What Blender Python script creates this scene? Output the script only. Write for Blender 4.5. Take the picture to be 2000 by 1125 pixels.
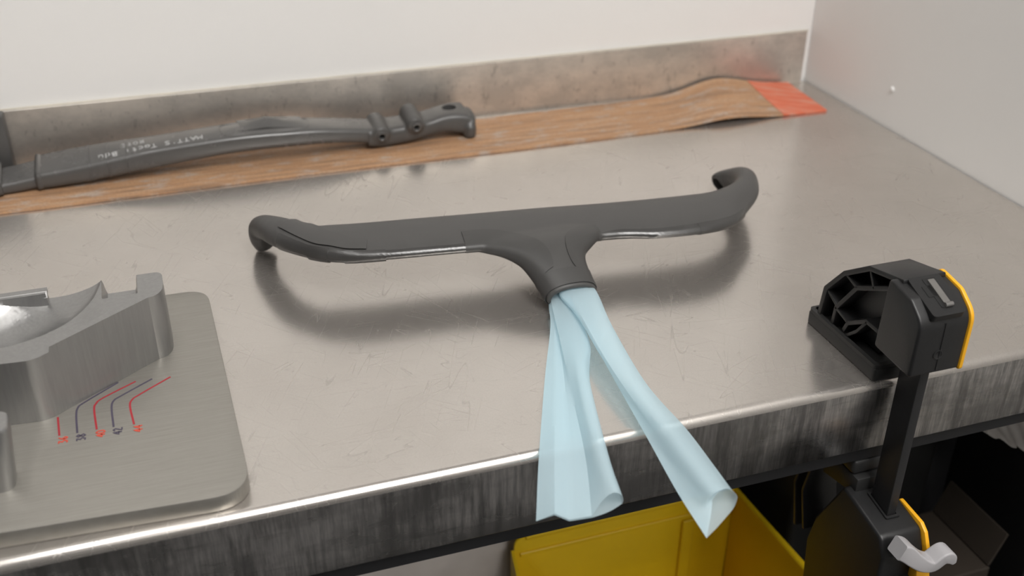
import bpy, bmesh, math, random
from mathutils import Vector, Matrix
from mathutils.bvhtree import BVHTree

random.seed(4)
SC = bpy.context.scene
COL = SC.collection
for o in list(bpy.data.objects):
    bpy.data.objects.remove(o)

# ------------------------------------------------------------------ camera
# millimetres are used below with z = 0 on the bench top; the bench top is 0.9 m above the floor
TOP = 0.9
ROT = Matrix(((0.94784106, -0.31867588, 0.00655749),
              (0.15356345, 0.47458001, 0.86671338),
              (0.2793127, 0.82049954, -0.49876339)))
F_PX = 2096.476
CAM = Vector((0, 0, 450.0))
cd = bpy.data.cameras.new('camera')
cam = bpy.data.objects.new('camera', cd)
COL.objects.link(cam)
m4 = Matrix((ROT[0], ROT[1], -ROT[2])).transposed().to_4x4()
m4.translation = Vector((0, 0, TOP + 0.45))
cam.matrix_world = m4
cd.sensor_width = 36
cd.lens = F_PX * 36 / 2000
cd.clip_start = 0.02
cd.dof.use_dof = True
cd.dof.focus_distance = 0.80
cd.dof.aperture_fstop = 5.6
SC.camera = cam

# ------------------------------------------------------------------ light
vs = SC.view_settings
vs.view_transform = 'Standard'
vs.look = 'None'
vs.gamma = 1
vs.use_curve_mapping = False
vs.exposure = -0.06
w = bpy.data.worlds.new('world')
SC.world = w
w.use_nodes = True
w.node_tree.nodes['Background'].inputs[0].default_value = (1, 0.98, 0.96, 1)
w.node_tree.nodes['Background'].inputs[1].default_value = 0.05


def area(name, loc, size, power, color=(1, 0.98, 0.955), aim=None):
    l = bpy.data.lights.new(name, 'AREA')
    l.shape = 'RECTANGLE'
    l.size, l.size_y = size
    l.energy = power
    l.color = color
    o = bpy.data.objects.new(name, l)
    COL.objects.link(o)
    o.location = loc
    if aim is not None:
        o.rotation_euler = (Vector(aim) - Vector(loc)).to_track_quat('-Z', 'Y').to_euler()
    return o


# ceiling panels of the workshop (they hang just under the ceiling)
area('ceiling_panel_lamp', (0.42, -0.45, 2.68), (0.6, 0.9), 31)
area('ceiling_strip_lamp', (-0.30, 0.10, 2.68), (0.14, 1.5), 8)
area('ceiling_panel_lamp', (0.42, -1.75, 2.68), (0.6, 0.9), 34)

# ------------------------------------------------------------------ helpers


def ray(px, py):
    return ROT.transposed() @ Vector(((px - 1000) / F_PX, -(py - 562.5) / F_PX, 1))


def at(px, py, z=0.0):
    """point of the horizontal plane at height z (mm above the bench top) for a photo position"""
    d = ray(px, py)
    return CAM + d * ((z - CAM.z) / d.z)


def M(v):
    return Vector((v[0] / 1000, v[1] / 1000, v[2] / 1000 + TOP))


def thing(name, label, cat, base, group=None):
    o = bpy.data.objects.new(name, None)
    o.empty_display_size = 0.02
    COL.objects.link(o)
    o.location = M(base)
    o['label'] = label
    o['category'] = cat
    if group:
        o['group'] = group
    return o


def root_loc(o):
    v = Vector(o.location)
    while o.parent:
        o = o.parent
        v += Vector(o.location)
    return v


def smooth_mesh(me, ang=35):
    me.polygons.foreach_set('use_smooth', [True] * len(me.polygons))
    me.set_sharp_from_angle(angle=math.radians(ang))


def link(name, vf, mat, parent=None, ang=35, label=None, mods=None):
    """verts in mm -> mesh object, local to the parent's base"""
    verts, faces = vf
    off = root_loc(parent) if parent else Vector((0, 0, 0))
    me = bpy.data.meshes.new(name)
    me.from_pydata([M(v) - off for v in verts], [], faces)
    bm = bmesh.new()
    bm.from_mesh(me)
    bmesh.ops.recalc_face_normals(bm, faces=bm.faces)
    bm.to_mesh(me)
    bm.free()
    me.materials.append(mat)
    o = bpy.data.objects.new(name, me)
    COL.objects.link(o)
    if parent:
        o.parent = parent
    if mods:
        mods(o)
    smooth_mesh(o.data, ang)
    if label:
        o['label'] = label
    return o


def bake(o):
    dg = bpy.context.evaluated_depsgraph_get()
    dg.update()
    me = bpy.data.meshes.new_from_object(o.evaluated_get(dg))
    o.modifiers.clear()
    o.data = me


def join(*vfs):
    V, Fc = [], []
    for v, f in vfs:
        n = len(V)
        V += [tuple(p) for p in v]
        Fc += [tuple(i + n for i in q) for q in f]
    return V, Fc


def from_bm(bm):
    bm.verts.ensure_lookup_table()
    bm.verts.index_update()
    r = ([tuple(v.co) for v in bm.verts], [tuple(v.index for v in f.verts) for f in bm.faces])
    bm.free()
    return r


def box(x0, x1, y0, y1, z0, z1, bev=0.0, seg=2):
    bm = bmesh.new()
    bmesh.ops.create_cube(bm, size=1)
    for v in bm.verts:
        v.co = Vector(((x0 + x1) / 2 + v.co.x * (x1 - x0), (y0 + y1) / 2 + v.co.y * (y1 - y0), (z0 + z1) / 2 + v.co.z * (z1 - z0)))
    if bev:
        bmesh.ops.bevel(bm, geom=list(bm.edges), offset=bev, segments=seg, affect='EDGES', profile=0.5)
    return from_bm(bm)


def prism(poly, axis, a, b, bev=0.0, seg=2):
    """extrude a 2-D outline along x ('x': outline in y,z), y (x,z) or z (x,y)"""
    def p3(p, h):
        return {'x': (h, p[0], p[1]), 'y': (p[0], h, p[1]), 'z': (p[0], p[1], h)}[axis]
    bm = bmesh.new()
    A = [bm.verts.new(p3(p, a)) for p in poly]
    B = [bm.verts.new(p3(p, b)) for p in poly]
    n = len(poly)
    bm.faces.new(A)
    bm.faces.new(B[::-1])
    for i in range(n):
        bm.faces.new((A[i], B[i], B[(i + 1) % n], A[(i + 1) % n]))
    bmesh.ops.recalc_face_normals(bm, faces=bm.faces)
    if bev:
        es = [e for e in bm.edges if len(e.link_faces) == 2 and e.calc_face_angle(0) > 0.5]
        bmesh.ops.bevel(bm, geom=es, offset=bev, segments=seg, affect='EDGES', profile=0.5, clamp_overlap=True)
    return from_bm(bm)


def round_poly(pts, rads, n=6):
    """round the corners of a 2-D outline"""
    out = []
    k = len(pts)
    if not hasattr(rads, '__len__'):
        rads = [rads] * k
    for i in range(k):
        p, r = Vector(pts[i]), rads[i]
        a, b = Vector(pts[i - 1]) - p, Vector(pts[(i + 1) % k]) - p
        if r <= 0:
            out.append(tuple(p))
            continue
        la, lb = a.length, b.length
        a.normalize()
        b.normalize()
        half = math.acos(max(-1, min(1, a.dot(b)))) / 2
        d = min(r / math.tan(half), la * 0.49, lb * 0.49)
        s, e = p + a * d, p + b * d
        for j in range(n + 1):
            t = j / n
            q = s * (1 - t) ** 2 + p * (2 * t * (1 - t)) + e * t * t
            out.append(tuple(q))
    return out


def loft(secs, caps=True, closed=True):
    V, Fc = [], []
    n = len(secs[0])
    for s in secs:
        V += [tuple(p) for p in s]
    for i in range(len(secs) - 1):
        for j in range(n if closed else n - 1):
            k = (j + 1) % n
            Fc.append((i * n + j, i * n + k, (i + 1) * n + k, (i + 1) * n + j))
    if caps:
        Fc.append(tuple(range(n))[::-1])
        Fc.append(tuple((len(secs) - 1) * n + j for j in range(n)))
    return V, Fc


def cr(pts, per=6):
    """Catmull-Rom through a list of vectors of any dimension"""
    P = [Vector(p) for p in pts]
    P = [P[0] * 2 - P[1]] + P + [P[-1] * 2 - P[-2]]
    out = []
    for i in range(1, len(P) - 2):
        for j in range(per):
            t = j / per
            a, b, c, d = P[i - 1], P[i], P[i + 1], P[i + 2]
            out.append(0.5 * (2 * b + (c - a) * t + (2 * a - 5 * b + 4 * c - d) * t * t + (3 * b - a - 3 * c + d) * t ** 3))
    out.append(P[-2])
    return out


def superellipse(c, a, b, e=2.0, n=28):
    out = []
    for k in range(n):
        th = 2 * math.pi * k / n
        cs, sn = math.cos(th), math.sin(th)
        out.append(Vector(c) + Vector(a) * (math.copysign(abs(cs) ** (2 / e), cs)) + Vector(b) * (math.copysign(abs(sn) ** (2 / e), sn)))
    return out


def frame(d):
    d = Vector(d).normalized()
    u = d.cross(Vector((0, 0, 1)))
    if u.length < 1e-3:
        u = Vector((1, 0, 0))
    u.normalize()
    return d, u, u.cross(d).normalized()


def lathe(c, axis, prof, n=24, ring=False):
    """prof: (distance along axis, radius); closed profiles give rings, radius 0 ends close it"""
    d, u, v = frame(axis)
    secs = []
    for h, r in (list(prof) + [prof[0]] if ring else prof):
        r = max(r, 0.01)
        secs.append([Vector(c) + d * h + (u * math.cos(2 * math.pi * k / n) + v * math.sin(2 * math.pi * k / n)) * r for k in range(n)])
    return loft(secs, caps=not ring)


def tube(path, r, n=10):
    P = [Vector(p) for p in path]
    secs = []
    for i, p in enumerate(P):
        t = (P[min(i + 1, len(P) - 1)] - P[max(i - 1, 0)])
        d, u, v = frame(t)
        rr = r[i] if hasattr(r, '__len__') else r
        secs.append([p + (u * math.cos(2 * math.pi * k / n) + v * math.sin(2 * math.pi * k / n)) * rr for k in range(n)])
    return loft(secs)


def ribbon(path, width, z0, z1):
    """flat line in the xy plane with a little thickness"""
    P = [Vector((p[0], p[1])) for p in path]
    secs = []
    for i, p in enumerate(P):
        t = (P[min(i + 1, len(P) - 1)] - P[max(i - 1, 0)]).normalized()
        nrm = Vector((-t.y, t.x)) * width / 2
        a, b = p + nrm, p - nrm
        secs.append([(a.x, a.y, z0), (b.x, b.y, z0), (b.x, b.y, z1), (a.x, a.y, z1)])
    return loft(secs)


# ------------------------------------------------------------------ materials
class NT:
    def __init__(s, name):
        s.m = bpy.data.materials.new(name)
        s.m.use_nodes = True
        s.n = s.m.node_tree.nodes
        s.l = s.m.node_tree.links
        s.b = s.n['Principled BSDF']
        s.tc = s.n.new('ShaderNodeTexCoord')

    def set(s, **k):
        for a, v in k.items():
            i = s.b.inputs[a.replace('_', ' ')]
            i.default_value = v if not isinstance(v, tuple) else (*v, 1)
        return s

    def noise(s, scale=10, stretch=(1, 1, 1), detail=3, rough=0.5, rot=(0, 0, 0), dist=0.0):
        mp = s.n.new('ShaderNodeMapping')
        mp.inputs['Scale'].default_value = stretch
        src = s.tc.outputs['Object']
        if any(rot):
            rn = s.n.new('ShaderNodeMapping')
            rn.inputs['Rotation'].default_value = rot
            s.l.new(src, rn.inputs[0])
            src = rn.outputs[0]
        s.l.new(src, mp.inputs[0])
        t = s.n.new('ShaderNodeTexNoise')
        t.inputs['Scale'].default_value = scale
        t.inputs['Detail'].default_value = detail
        t.inputs['Roughness'].default_value = rough
        t.inputs['Distortion'].default_value = dist
        s.l.new(mp.outputs[0], t.inputs['Vector'])
        return t.outputs[0]

    def ramp(s, src, stops):
        r = s.n.new('ShaderNodeValToRGB')
        el = r.color_ramp.elements
        while len(el) < len(stops):
            el.new(0.5)
        for e, (p, c) in zip(el, stops):
            e.position = p
            e.color = (*c, 1) if isinstance(c, tuple) else (c, c, c, 1)
        s.l.new(src, r.inputs[0])
        return r.outputs[0]

    def mix(s, fac, a, b, mode='MIX'):
        x = s.n.new('ShaderNodeMix')
        x.data_type = 'RGBA'
        x.blend_type = mode
        for sock, v in ((x.inputs[0], fac), (x.inputs[6], a), (x.inputs[7], b)):
            if isinstance(v, bpy.types.NodeSocket):
                s.l.new(v, sock)
            else:
                sock.default_value = v if not isinstance(v, tuple) else (*v, 1)
        return x.outputs[2]

    def math(s, op, a, b=0.0):
        x = s.n.new('ShaderNodeMath')
        x.operation = op
        for sock, v in ((x.inputs[0], a), (x.inputs[1], b)):
            if isinstance(v, bpy.types.NodeSocket):
                s.l.new(v, sock)
            else:
                sock.default_value = v
        return x.outputs[0]

    def to(s, src, name):
        s.l.new(src, s.b.inputs[name])
        return s

    def bump(s, src, strength=0.2, dist=0.001):
        b = s.n.new('ShaderNodeBump')
        b.inputs['Strength'].default_value = strength
        b.inputs['Distance'].default_value = dist
        s.l.new(src, b.inputs['Height'])
        s.l.new(b.outputs[0], s.b.inputs['Normal'])
        return s


def scratches(t, n=5, seed=0, scale=15, width=0.005, gate=0.52):
    """thin broken hairlines in several directions (0..1)"""
    rnd = random.Random(seed)
    acc = None
    for i in range(n):
        a = rnd.uniform(0, math.pi)
        v = t.noise(scale * rnd.uniform(0.8, 1.3), (0.14, 2.2, 1), 1, 0.4, (0, 0, a), 0.0)
        v = t.math('ABSOLUTE', t.math('SUBTRACT', v, 0.5))
        v = t.ramp(v, [(0.0, 1.0), (width, 0.0)])
        g = t.ramp(t.noise(scale * 0.9 + i, (1, 1, 1), 1), [(gate, 0.0), (gate + 0.1, 1.0)])
        v = t.math('MULTIPLY', v, g)
        acc = v if acc is None else t.math('MAXIMUM', acc, v)
    return acc


def mat_steel():
    t = NT('worn_stainless_top').set(Metallic=0.84)
    blot = t.noise(6, (1, 1, 1), 5, 0.6)
    grain = t.noise(900, (1, 1, 1), 2, 0.6)
    soft = t.noise(2.2, (1, 1.6, 1), 4, 0.65, (0, 0, 0.3))
    base = t.mix(t.ramp(blot, [(0.35, 0.0), (0.7, 1.0)]), (0.60, 0.56, 0.52), (0.67, 0.63, 0.59))
    base = t.mix(t.ramp(soft, [(0.56, 0.0), (0.72, 0.35)]), base, (0.42, 0.41, 0.39))
    base = t.mix(t.ramp(grain, [(0.35, 0.14), (0.6, 0.0)]), base, (0.35, 0.33, 0.31))
    sc = scratches(t, 9, 3, 22, 0.0030, 0.50)
    sc2 = scratches(t, 8, 8, 38, 0.0035, 0.53)
    base = t.mix(t.math('MULTIPLY', sc, 0.20), base, (0.28, 0.26, 0.25))
    base = t.mix(t.math('MULTIPLY', sc2, 0.22), base, (0.30, 0.28, 0.26))
    t.to(base, 'Base Color')
    r = t.math('ADD', t.ramp(blot, [(0.3, 0.235), (0.7, 0.20)]), t.math('MULTIPLY', sc, 0.12))
    t.to(r, 'Roughness')
    t.bump(grain, 0.03, 0.0002)
    return t.m


def mat_splash():
    t = NT('stained_stainless_backsplash').set(Metallic=0.9)
    blot = t.noise(9, (1, 1, 1.6), 6, 0.7)
    drip = t.noise(70, (1.0, 1, 0.35), 4, 0.7)
    spk = t.noise(160, (1, 1, 0.6), 3, 0.6)
    base = t.mix(t.ramp(blot, [(0.38, 0.0), (0.6, 1.0)]), (0.56, 0.53, 0.49), (0.80, 0.745, 0.68))
    base = t.mix(t.ramp(drip, [(0.62, 0.0), (0.72, 0.5)]), base, (0.16, 0.15, 0.14))
    base = t.mix(t.ramp(spk, [(0.62, 0.0), (0.7, 0.35)]), base, (0.2, 0.19, 0.18))
    t.to(base, 'Base Color')
    t.to(t.ramp(blot, [(0.3, 0.46), (0.7, 0.36)]), 'Roughness')
    t.bump(drip, 0.1, 0.0004)
    return t.m


def mat_lip():
    t = NT('scuffed_stainless_front').set(Metallic=1.0)
    st = t.noise(260, (1, 1, 0.07), 4, 0.75)
    st2 = t.noise(60, (1, 1, 0.12), 5, 0.75)
    blot = t.noise(9, (1, 1, 2.5), 5, 0.65)
    hz = t.noise(60, (0.15, 1, 1.6), 4, 0.7)
    base = t.mix(t.ramp(st, [(0.36, 0.0), (0.64, 1.0)]), (0.48, 0.47, 0.46), (0.84, 0.81, 0.785))
    base = t.mix(t.ramp(st2, [(0.40, 0.55), (0.52, 0.0)]), base, (0.16, 0.155, 0.15))
    base = t.mix(t.ramp(blot, [(0.42, 0.5), (0.58, 0.0)]), base, (0.22, 0.215, 0.21))
    base = t.mix(t.ramp(hz, [(0.62, 0.0), (0.72, 0.35)]), base, (0.16, 0.155, 0.15))
    t.to(base, 'Base Color')
    t.to(t.ramp(blot, [(0.3, 0.22), (0.7, 0.34)]), 'Roughness')
    t.bump(t.math('ADD', st, hz), 0.12, 0.0004)
    return t.m


def mat_wall(name, col):
    t = NT(name).set(Roughness=0.7)
    n = t.noise(120, (1, 1, 1), 3, 0.5)
    t.to(t.mix(t.ramp(t.noise(3, (1, 1, 1), 3), [(0.3, 0.0), (0.7, 1.0)]), tuple(c * 0.97 for c in col), col), 'Base Color')
    t.bump(n, 0.12, 0.001)
    return t.m


def mat_strap():
    t = NT('worn_brown_band').set(Roughness=0.6)
    lon = t.noise(24, (0.35, 7, 1), 5, 0.7)
    fine = t.noise(400, (1, 1, 1), 2)
    spl = t.noise(30, (1, 2.5, 1), 5, 0.7)
    c = t.ramp(lon, [(0.34, (0.22, 0.15, 0.10)), (0.45, (0.39, 0.22, 0.12)), (0.55, (0.48, 0.28, 0.15)), (0.68, (0.44, 0.32, 0.23))])
    c = t.mix(t.ramp(spl, [(0.52, 0.0), (0.66, 0.75)]), c, (0.44, 0.38, 0.33))
    c = t.mix(t.ramp(fine, [(0.4, 0.25), (0.6, 0.0)]), c, (0.2, 0.1, 0.05))
    t.to(c, 'Base Color')
    t.bump(t.math('ADD', fine, lon), 0.2, 0.0005)
    return t.m


def mat_orange():
    t = NT('orange_coated_end').set(Roughness=0.45)
    n = t.noise(45, (0.6, 3, 1), 5, 0.6, (0, 0, 0.5))
    c = t.ramp(n, [(0.35, (0.60, 0.12, 0.055)), (0.5, (0.66, 0.17, 0.09)), (0.66, (0.58, 0.28, 0.20))])
    t.to(c, 'Base Color')
    t.bump(t.noise(300, (1, 1, 1), 2), 0.1, 0.0004)
    return t.m


def mat_carbon(name, col=0.05, rough=0.42, spec=0.5, brush=None, coat=0.0):
    t = NT(name)
    t.b.inputs['Specular IOR Level'].default_value = spec
    t.b.inputs['Coat Weight'].default_value = coat
    t.b.inputs['Coat Roughness'].default_value = 0.25
    n = t.noise(40, (1, 1, 1), 4, 0.6)
    f = t.noise(700, (1, 1, 1), 2)
    c = t.mix(t.ramp(n, [(0.3, 0.0), (0.7, 1.0)]), (col * 0.94, col * 0.91, col * 0.88), (col * 1.08, col * 1.05, col * 1.02))
    t.to(c, 'Base Color')
    t.to(t.ramp(n, [(0.3, rough - 0.05), (0.7, rough + 0.05)]), 'Roughness')
    if brush:
        b = t.noise(220, brush, 3, 0.6, (0, 0, 0.6))
        t.bump(b, 0.25, 0.0005)
    else:
        t.bump(f, 0.10, 0.0003)
    return t.m


def mat_alu(name, a, b, rough, stretch=(0.5, 20, 0.5), metal=1.0):
    t = NT(name).set(Metallic=metal)
    n = t.noise(70, stretch, 4, 0.6)
    big = t.noise(9, (1, 1, 1), 3)
    c = t.mix(t.ramp(n, [(0.3, 0.0), (0.7, 1.0)]), a, b)
    t.to(c, 'Base Color')
    t.to(t.ramp(big, [(0.3, rough - 0.03), (0.7, rough + 0.05)]), 'Roughness')
    t.bump(n, 0.03, 0.0002)
    return t.m


def mat_plain(name, col, rough=0.5, metal=0.0, spec=0.5, nscale=200, bump=0.1, var=0.08):
    t = NT(name).set(Roughness=rough, Metallic=metal)
    t.b.inputs['Specular IOR Level'].default_value = spec
    n = t.noise(nscale, (1, 1, 1), 3)
    t.to(t.mix(t.ramp(t.noise(nscale / 8, (1, 1, 1), 4), [(0.3, 0.0), (0.7, 1.0)]), tuple(c * (1 - var) for c in col), tuple(c * (1 + var) for c in col)), 'Base Color')
    t.bump(n, bump, 0.0003)
    return t.m


def mat_film():
    t = NT('translucent_blue_film')
    out = t.n['Material Output']
    t.set(Base_Color=(0.76, 0.92, 0.985), Roughness=0.30)
    t.b.inputs['Specular IOR Level'].default_value = 0.55
    wv = t.noise(45, (1, 0.35, 1), 3, 0.5, (0, 0, 0.4), 0.6)
    t.bump(wv, 0.3, 0.004)
    tl = t.n.new('ShaderNodeBsdfTranslucent')
    tl.inputs[0].default_value = (0.78, 0.93, 0.985, 1)
    tr = t.n.new('ShaderNodeBsdfTransparent')
    tr.inputs[0].default_value = (0.86, 0.95, 0.985, 1)
    m1 = t.n.new('ShaderNodeMixShader')
    m1.inputs[0].default_value = 0.42
    t.l.new(t.b.outputs[0], m1.inputs[1])
    t.l.new(tl.outputs[0], m1.inputs[2])
    m2 = t.n.new('ShaderNodeMixShader')
    m2.inputs[0].default_value = 0.40
    t.l.new(m1.outputs[0], m2.inputs[1])
    t.l.new(tr.outputs[0], m2.inputs[2])
    t.l.new(m2.outputs[0], out.inputs[0])
    return t.m


MT = dict(
    steel=mat_steel(), splash=mat_splash(), lip=mat_lip(),
    wall=mat_wall('white_wall_paint', (0.80, 0.79, 0.775)),
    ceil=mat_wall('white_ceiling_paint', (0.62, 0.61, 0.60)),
    wallg=mat_wall('grey_workshop_wall', (0.16, 0.155, 0.15)),
    floor=mat_plain('dark_grey_floor', (0.05, 0.049, 0.048), 0.6, nscale=40),
    blackframe=mat_plain('black_painted_steel', (0.008, 0.008, 0.009), 0.55),
    under=mat_plain('dark_underside_board', (0.02, 0.018, 0.016), 0.8),
    strap=mat_strap(), orange=mat_orange(),
    carbon=mat_carbon('matte_carbon_ply', 0.064, 0.46, 0.42),
    tape=mat_carbon('glossy_carbon_edge_ply', 0.045, 0.22, 0.8, (0.3, 6, 1)),
    patch=mat_carbon('carbon_overlap_ply', 0.054, 0.46, 0.42),
    frame=mat_carbon('grey_frame_carbon', 0.08, 0.25, 0.6),
    lug=mat_carbon('grey_frame_lug', 0.07, 0.34, 0.55),
    hole=mat_plain('painted_bore_shade', (0.006, 0.006, 0.006), 0.7),  # near-black colour stands in for the shade inside holes
    ink=mat_plain('white_marker_ink', (0.55, 0.55, 0.55), 0.6, bump=0.02),
    alu=mat_alu('machined_aluminium', (0.31, 0.307, 0.302), (0.35, 0.347, 0.342), 0.34, (6, 6, 0.4), 0.8),
    plate=mat_alu('brushed_aluminium_plate', (0.31, 0.295, 0.265), (0.36, 0.345, 0.315), 0.45, (0.5, 16, 2), 0.75),
    red=mat_plain('red_scribed_ink', (0.33, 0.02, 0.03), 0.5, bump=0.02),
    redl=mat_plain('red_stamped_ink', (0.55, 0.07, 0.04), 0.5, bump=0.02),
    violet=mat_plain('dark_violet_ink', (0.065, 0.055, 0.085), 0.5, bump=0.02),
    rubber=mat_plain('black_rubber', (0.017, 0.017, 0.017), 0.5, nscale=500),
    blackp=mat_plain('black_moulded_plastic', (0.012, 0.012, 0.0125), 0.42, nscale=600, bump=0.15),
    bar=mat_plain('black_oxide_bar', (0.016, 0.016, 0.017), 0.4, metal=0.0, nscale=120),
    yellow=mat_plain('clamp_yellow_plastic', (0.85, 0.42, 0.015), 0.45, bump=0.05),
    lever=mat_plain('grey_lever_plastic', (0.38, 0.37, 0.38), 0.4, bump=0.05),
    clip=mat_plain('steel_clip', (0.30, 0.29, 0.28), 0.3, metal=0.8),
    bin=mat_plain('yellow_bin_plastic', (0.82, 0.55, 0.010), 0.42, nscale=60, bump=0.06),
    film=mat_film(),
    dark=mat_plain('near_black_shade_fill', (0.005, 0.005, 0.005), 0.6),  # near-black colour puts the under-bench darkness into the added fill objects
    card=mat_plain('shade_dark_cardboard', (0.022, 0.015, 0.009), 0.8),  # under-bench shade painted in: cardboard taken nearly to black
    bag=mat_plain('crumpled_grey_wrap', (0.22, 0.205, 0.19), 0.4, nscale=30, bump=0.5),
    paleg=mat_plain('pale_patch_fill', (0.62, 0.57, 0.53), 0.6, bump=0.05),  # pale colour stands in for the lighter wall patch beside the bin
    bolt=mat_plain('caulk', (0.62, 0.58, 0.50), 0.6),
)

# ------------------------------------------------------------------ room
def struct(name, vf, mat):
    o = link(name, vf, mat, ang=30)
    o['kind'] = 'structure'
    return o


struct('wall_back', box(-2600, 860, 1130, 1230, -900, 1850), MT['wall'])
wr = struct('wall_right', box(776, 876, -3100, 1129, -900, 1850), MT['wall'])
link('paint_blob', lathe((776, 959, 45), (-1, 0, 0), [(0, 3.4), (0.9, 3.2), (1.8, 2.2), (2.2, 0.2)], 16), MT['wall'], wr, ang=60)
struct('wall_left', box(-2700, -2600, -3100, 1230, -900, 1850), MT['wallg'])
struct('wall_front', box(-2600, 776, -3200, -3100, -900, 1850), MT['wallg'])
struct('ceiling', box(-2600, 876, -3100, 1230, 1851, 1900), MT['ceil'])
struct('floor', box(-2600, 776, -3100, 1130, -960, -900.5), MT['floor'])

# ------------------------------------------------------------------ workbench
bench = thing('workbench', 'stainless steel workbench with raised backsplash and scuffed dark front edge, carrying all the parts', 'workbench', (70, 830, -900))
XL, XR = -640, 774
YF, YB, RB = 526.5, 1126.4, 6.5


def sheet(prof, x0, x1, nx=1):
    secs = [[(x0 + (x1 - x0) * i / nx, y, z) for y, z in prof] for i in range(nx + 1)]
    return loft(secs)


# flat top with the rolled front edge
arc = [(YF + RB - RB * math.sin(a), -RB + RB * math.cos(a)) for a in [math.pi / 2 * i / 10 for i in range(11)]]
top_prof = [(YB, -2.0), (YB, 0.0), (YF + RB + 1, 0.0)] + arc + [(YF + 2, -RB), (YF + RB, -2.0)]
link('tabletop', sheet(top_prof, XL, XR), MT['steel'], bench, ang=50)
lip_prof = [(YF, -RB - 0.02), (YF, -61.5), (YF + 2.5, -64.3), (YF + 14, -64.3), (YF + 14, -62.3), (YF + 3, -62.3), (YF + 2, -60), (YF + 2, -RB - 0.02)]
link('front_lip', sheet(lip_prof, XL, XR), MT['lip'], bench, ang=50, label='dark scuffed front face of the bench top')
bs = link('backsplash', box(XL, 768.5, YB, YB + 3.4, -2, 64.5, 0.4, 1), MT['splash'], bench, label='stained raised steel backsplash')
link('caulk_line', box(XL, 770, YB + 0.4, YB + 3.4, 64.6, 66.2, 0.4, 1), MT['bolt'], bs)
link('top_core', box(XL, XR, YF + 16, YB, -22, -2.2), MT['under'], bench)
link('front_rail', prism([(YF + 4, -64.5), (YF + 4, -76), (YF + 40, -76), (YF + 40, -73), (YF + 7, -73), (YF + 7, -64.5)], 'x', XL, XR, 0.6, 1), MT['blackframe'], bench, label='black angle rail under the front edge')
link('end_rail', box(734, 772, YF + 42, YB, -64, -24, 1), MT['blackframe'], bench)
link('back_rail', box(XL, 732, YB - 40, YB - 2, -64, -24, 1), MT['blackframe'], bench)
for x, y in ((690, 1060), (-600, 1060), (-600, 590), (744, 745)):
    link('leg', box(x - 18, x + 18, y - 18, y + 18, -889, -77 if y < 700 else -65, 2), MT['blackframe'], bench)
    link('foot', lathe((x, y, -899.5), (0, 0, 1), [(0, 22), (7, 22), (10, 14)], 20), MT['rubber'], bench)
link('dark_filler_panel', box(764, 772, 600, 1110, -700, -66, 1, 1), MT['dark'], bench, label='added black panel darkening the space under the bench end')  # added near-black panel, covers the lit wall to darken this corner
link('lower_shelf', box(-580, 720, 700, 1100, -730, -705, 2), MT['under'], bench)

# ------------------------------------------------------------------ brown band
strap = thing('brown_band', 'long worn brown band with an orange end, lying along the backsplash', 'strap', (300, 1073, 0))


def strap_z(x, y):
    v = (y - 1022) / 98.0
    h = 13.0 * math.exp(-((x - (612 + 30 * v)) / 48.0) ** 2) * (0.42 + 0.75 * v)
    h += 3.0 * v * math.exp(-((x - 700) / 45.0) ** 2)
    return 0.3 + h


def strap_grid(x0, x1, t, nx, ny, edge=lambda v: 0):
    topv, bot = [], []
    for i in range(nx + 1):
        for j in range(ny + 1):
            v = j / ny
            xx = x0 + (x1 - x0) * i / nx + edge(v) 
            y = 1022 + 98 * v + 1.2 * math.sin(xx * 0.013)
            z = strap_z(xx, y)
            topv.append((xx, y, z + t))
            bot.append((xx, y, z))
    n = ny + 1
    N = len(topv)
    Fc = []
    for i in range(nx):
        for j in range(ny):
            a = i * n + j
            Fc.append((a, a + 1, a + n + 1, a + n))
            Fc.append((N + a, N + a + n, N + a + n + 1, N + a + 1))
    for i in range(nx):
        for j in (0, ny):
            a = i * n + j
            Fc.append((a, a + n, N + a + n, N + a))
    for j in range(ny):
        for i in (0, nx):
            a = i * n + j
            Fc.append((a, a + 1, N + a + 1, N + a))
    return topv + bot, Fc


link('band', strap_grid(-640, 681, 2.0, 200, 12, lambda v: 6 * v), MT['strap'], strap, ang=60)
link('orange_end', strap_grid(681.2, 739, 2.3, 16, 12, lambda v: 6 * v), MT['orange'], strap, ang=60, label='scuffed orange end of the band')

# ------------------------------------------------------------------ frame tube
frm = thing('bicycle_frame_tube', 'dark grey carbon bicycle frame tube with handwriting and pivot lugs, lying on the brown band', 'frame part', (90, 1077, 2.4))
FR = [  # x, y front, y rear, z bottom, z top front, z top rear
    (-128, 1058, 1099, 4.0, 20.5, 27.5), (-105, 1058, 1098, 4.6, 22.0, 30.5), (-80, 1058, 1097, 6.0, 24.5, 33.0),
    (-45, 1058, 1097, 9.5, 29.0, 34.6), (-18, 1058, 1096, 12.0, 32.3, 35.6), (44, 1058, 1096, 17.2, 36.2, 39.0), (85, 1058, 1096, 18.3, 36.4, 40.4),
    (110, 1058, 1096, 18.0, 35.4, 39.8), (148, 1059, 1096, 16.6, 33.6, 35.8), (188, 1061, 1096, 12.2, 28.0, 30.6), (205, 1063, 1096, 8.0, 25.5, 28.0)]


def round_sec(x, yf, yr, zb, zf, zr, r=5.5, n=5):
    pts = round_poly([(yf, zb), (yr, zb + (zr - zf) * 0.5), (yr, zr), (yf, zf)], r, n)
    return [(x, p[0], p[1]) for p in pts]


fr_s = cr([Vector(s) for s in FR], 6)
body = link('tube', loft([round_sec(*s) for s in fr_s]), MT['frame'], frm, ang=40)
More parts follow.
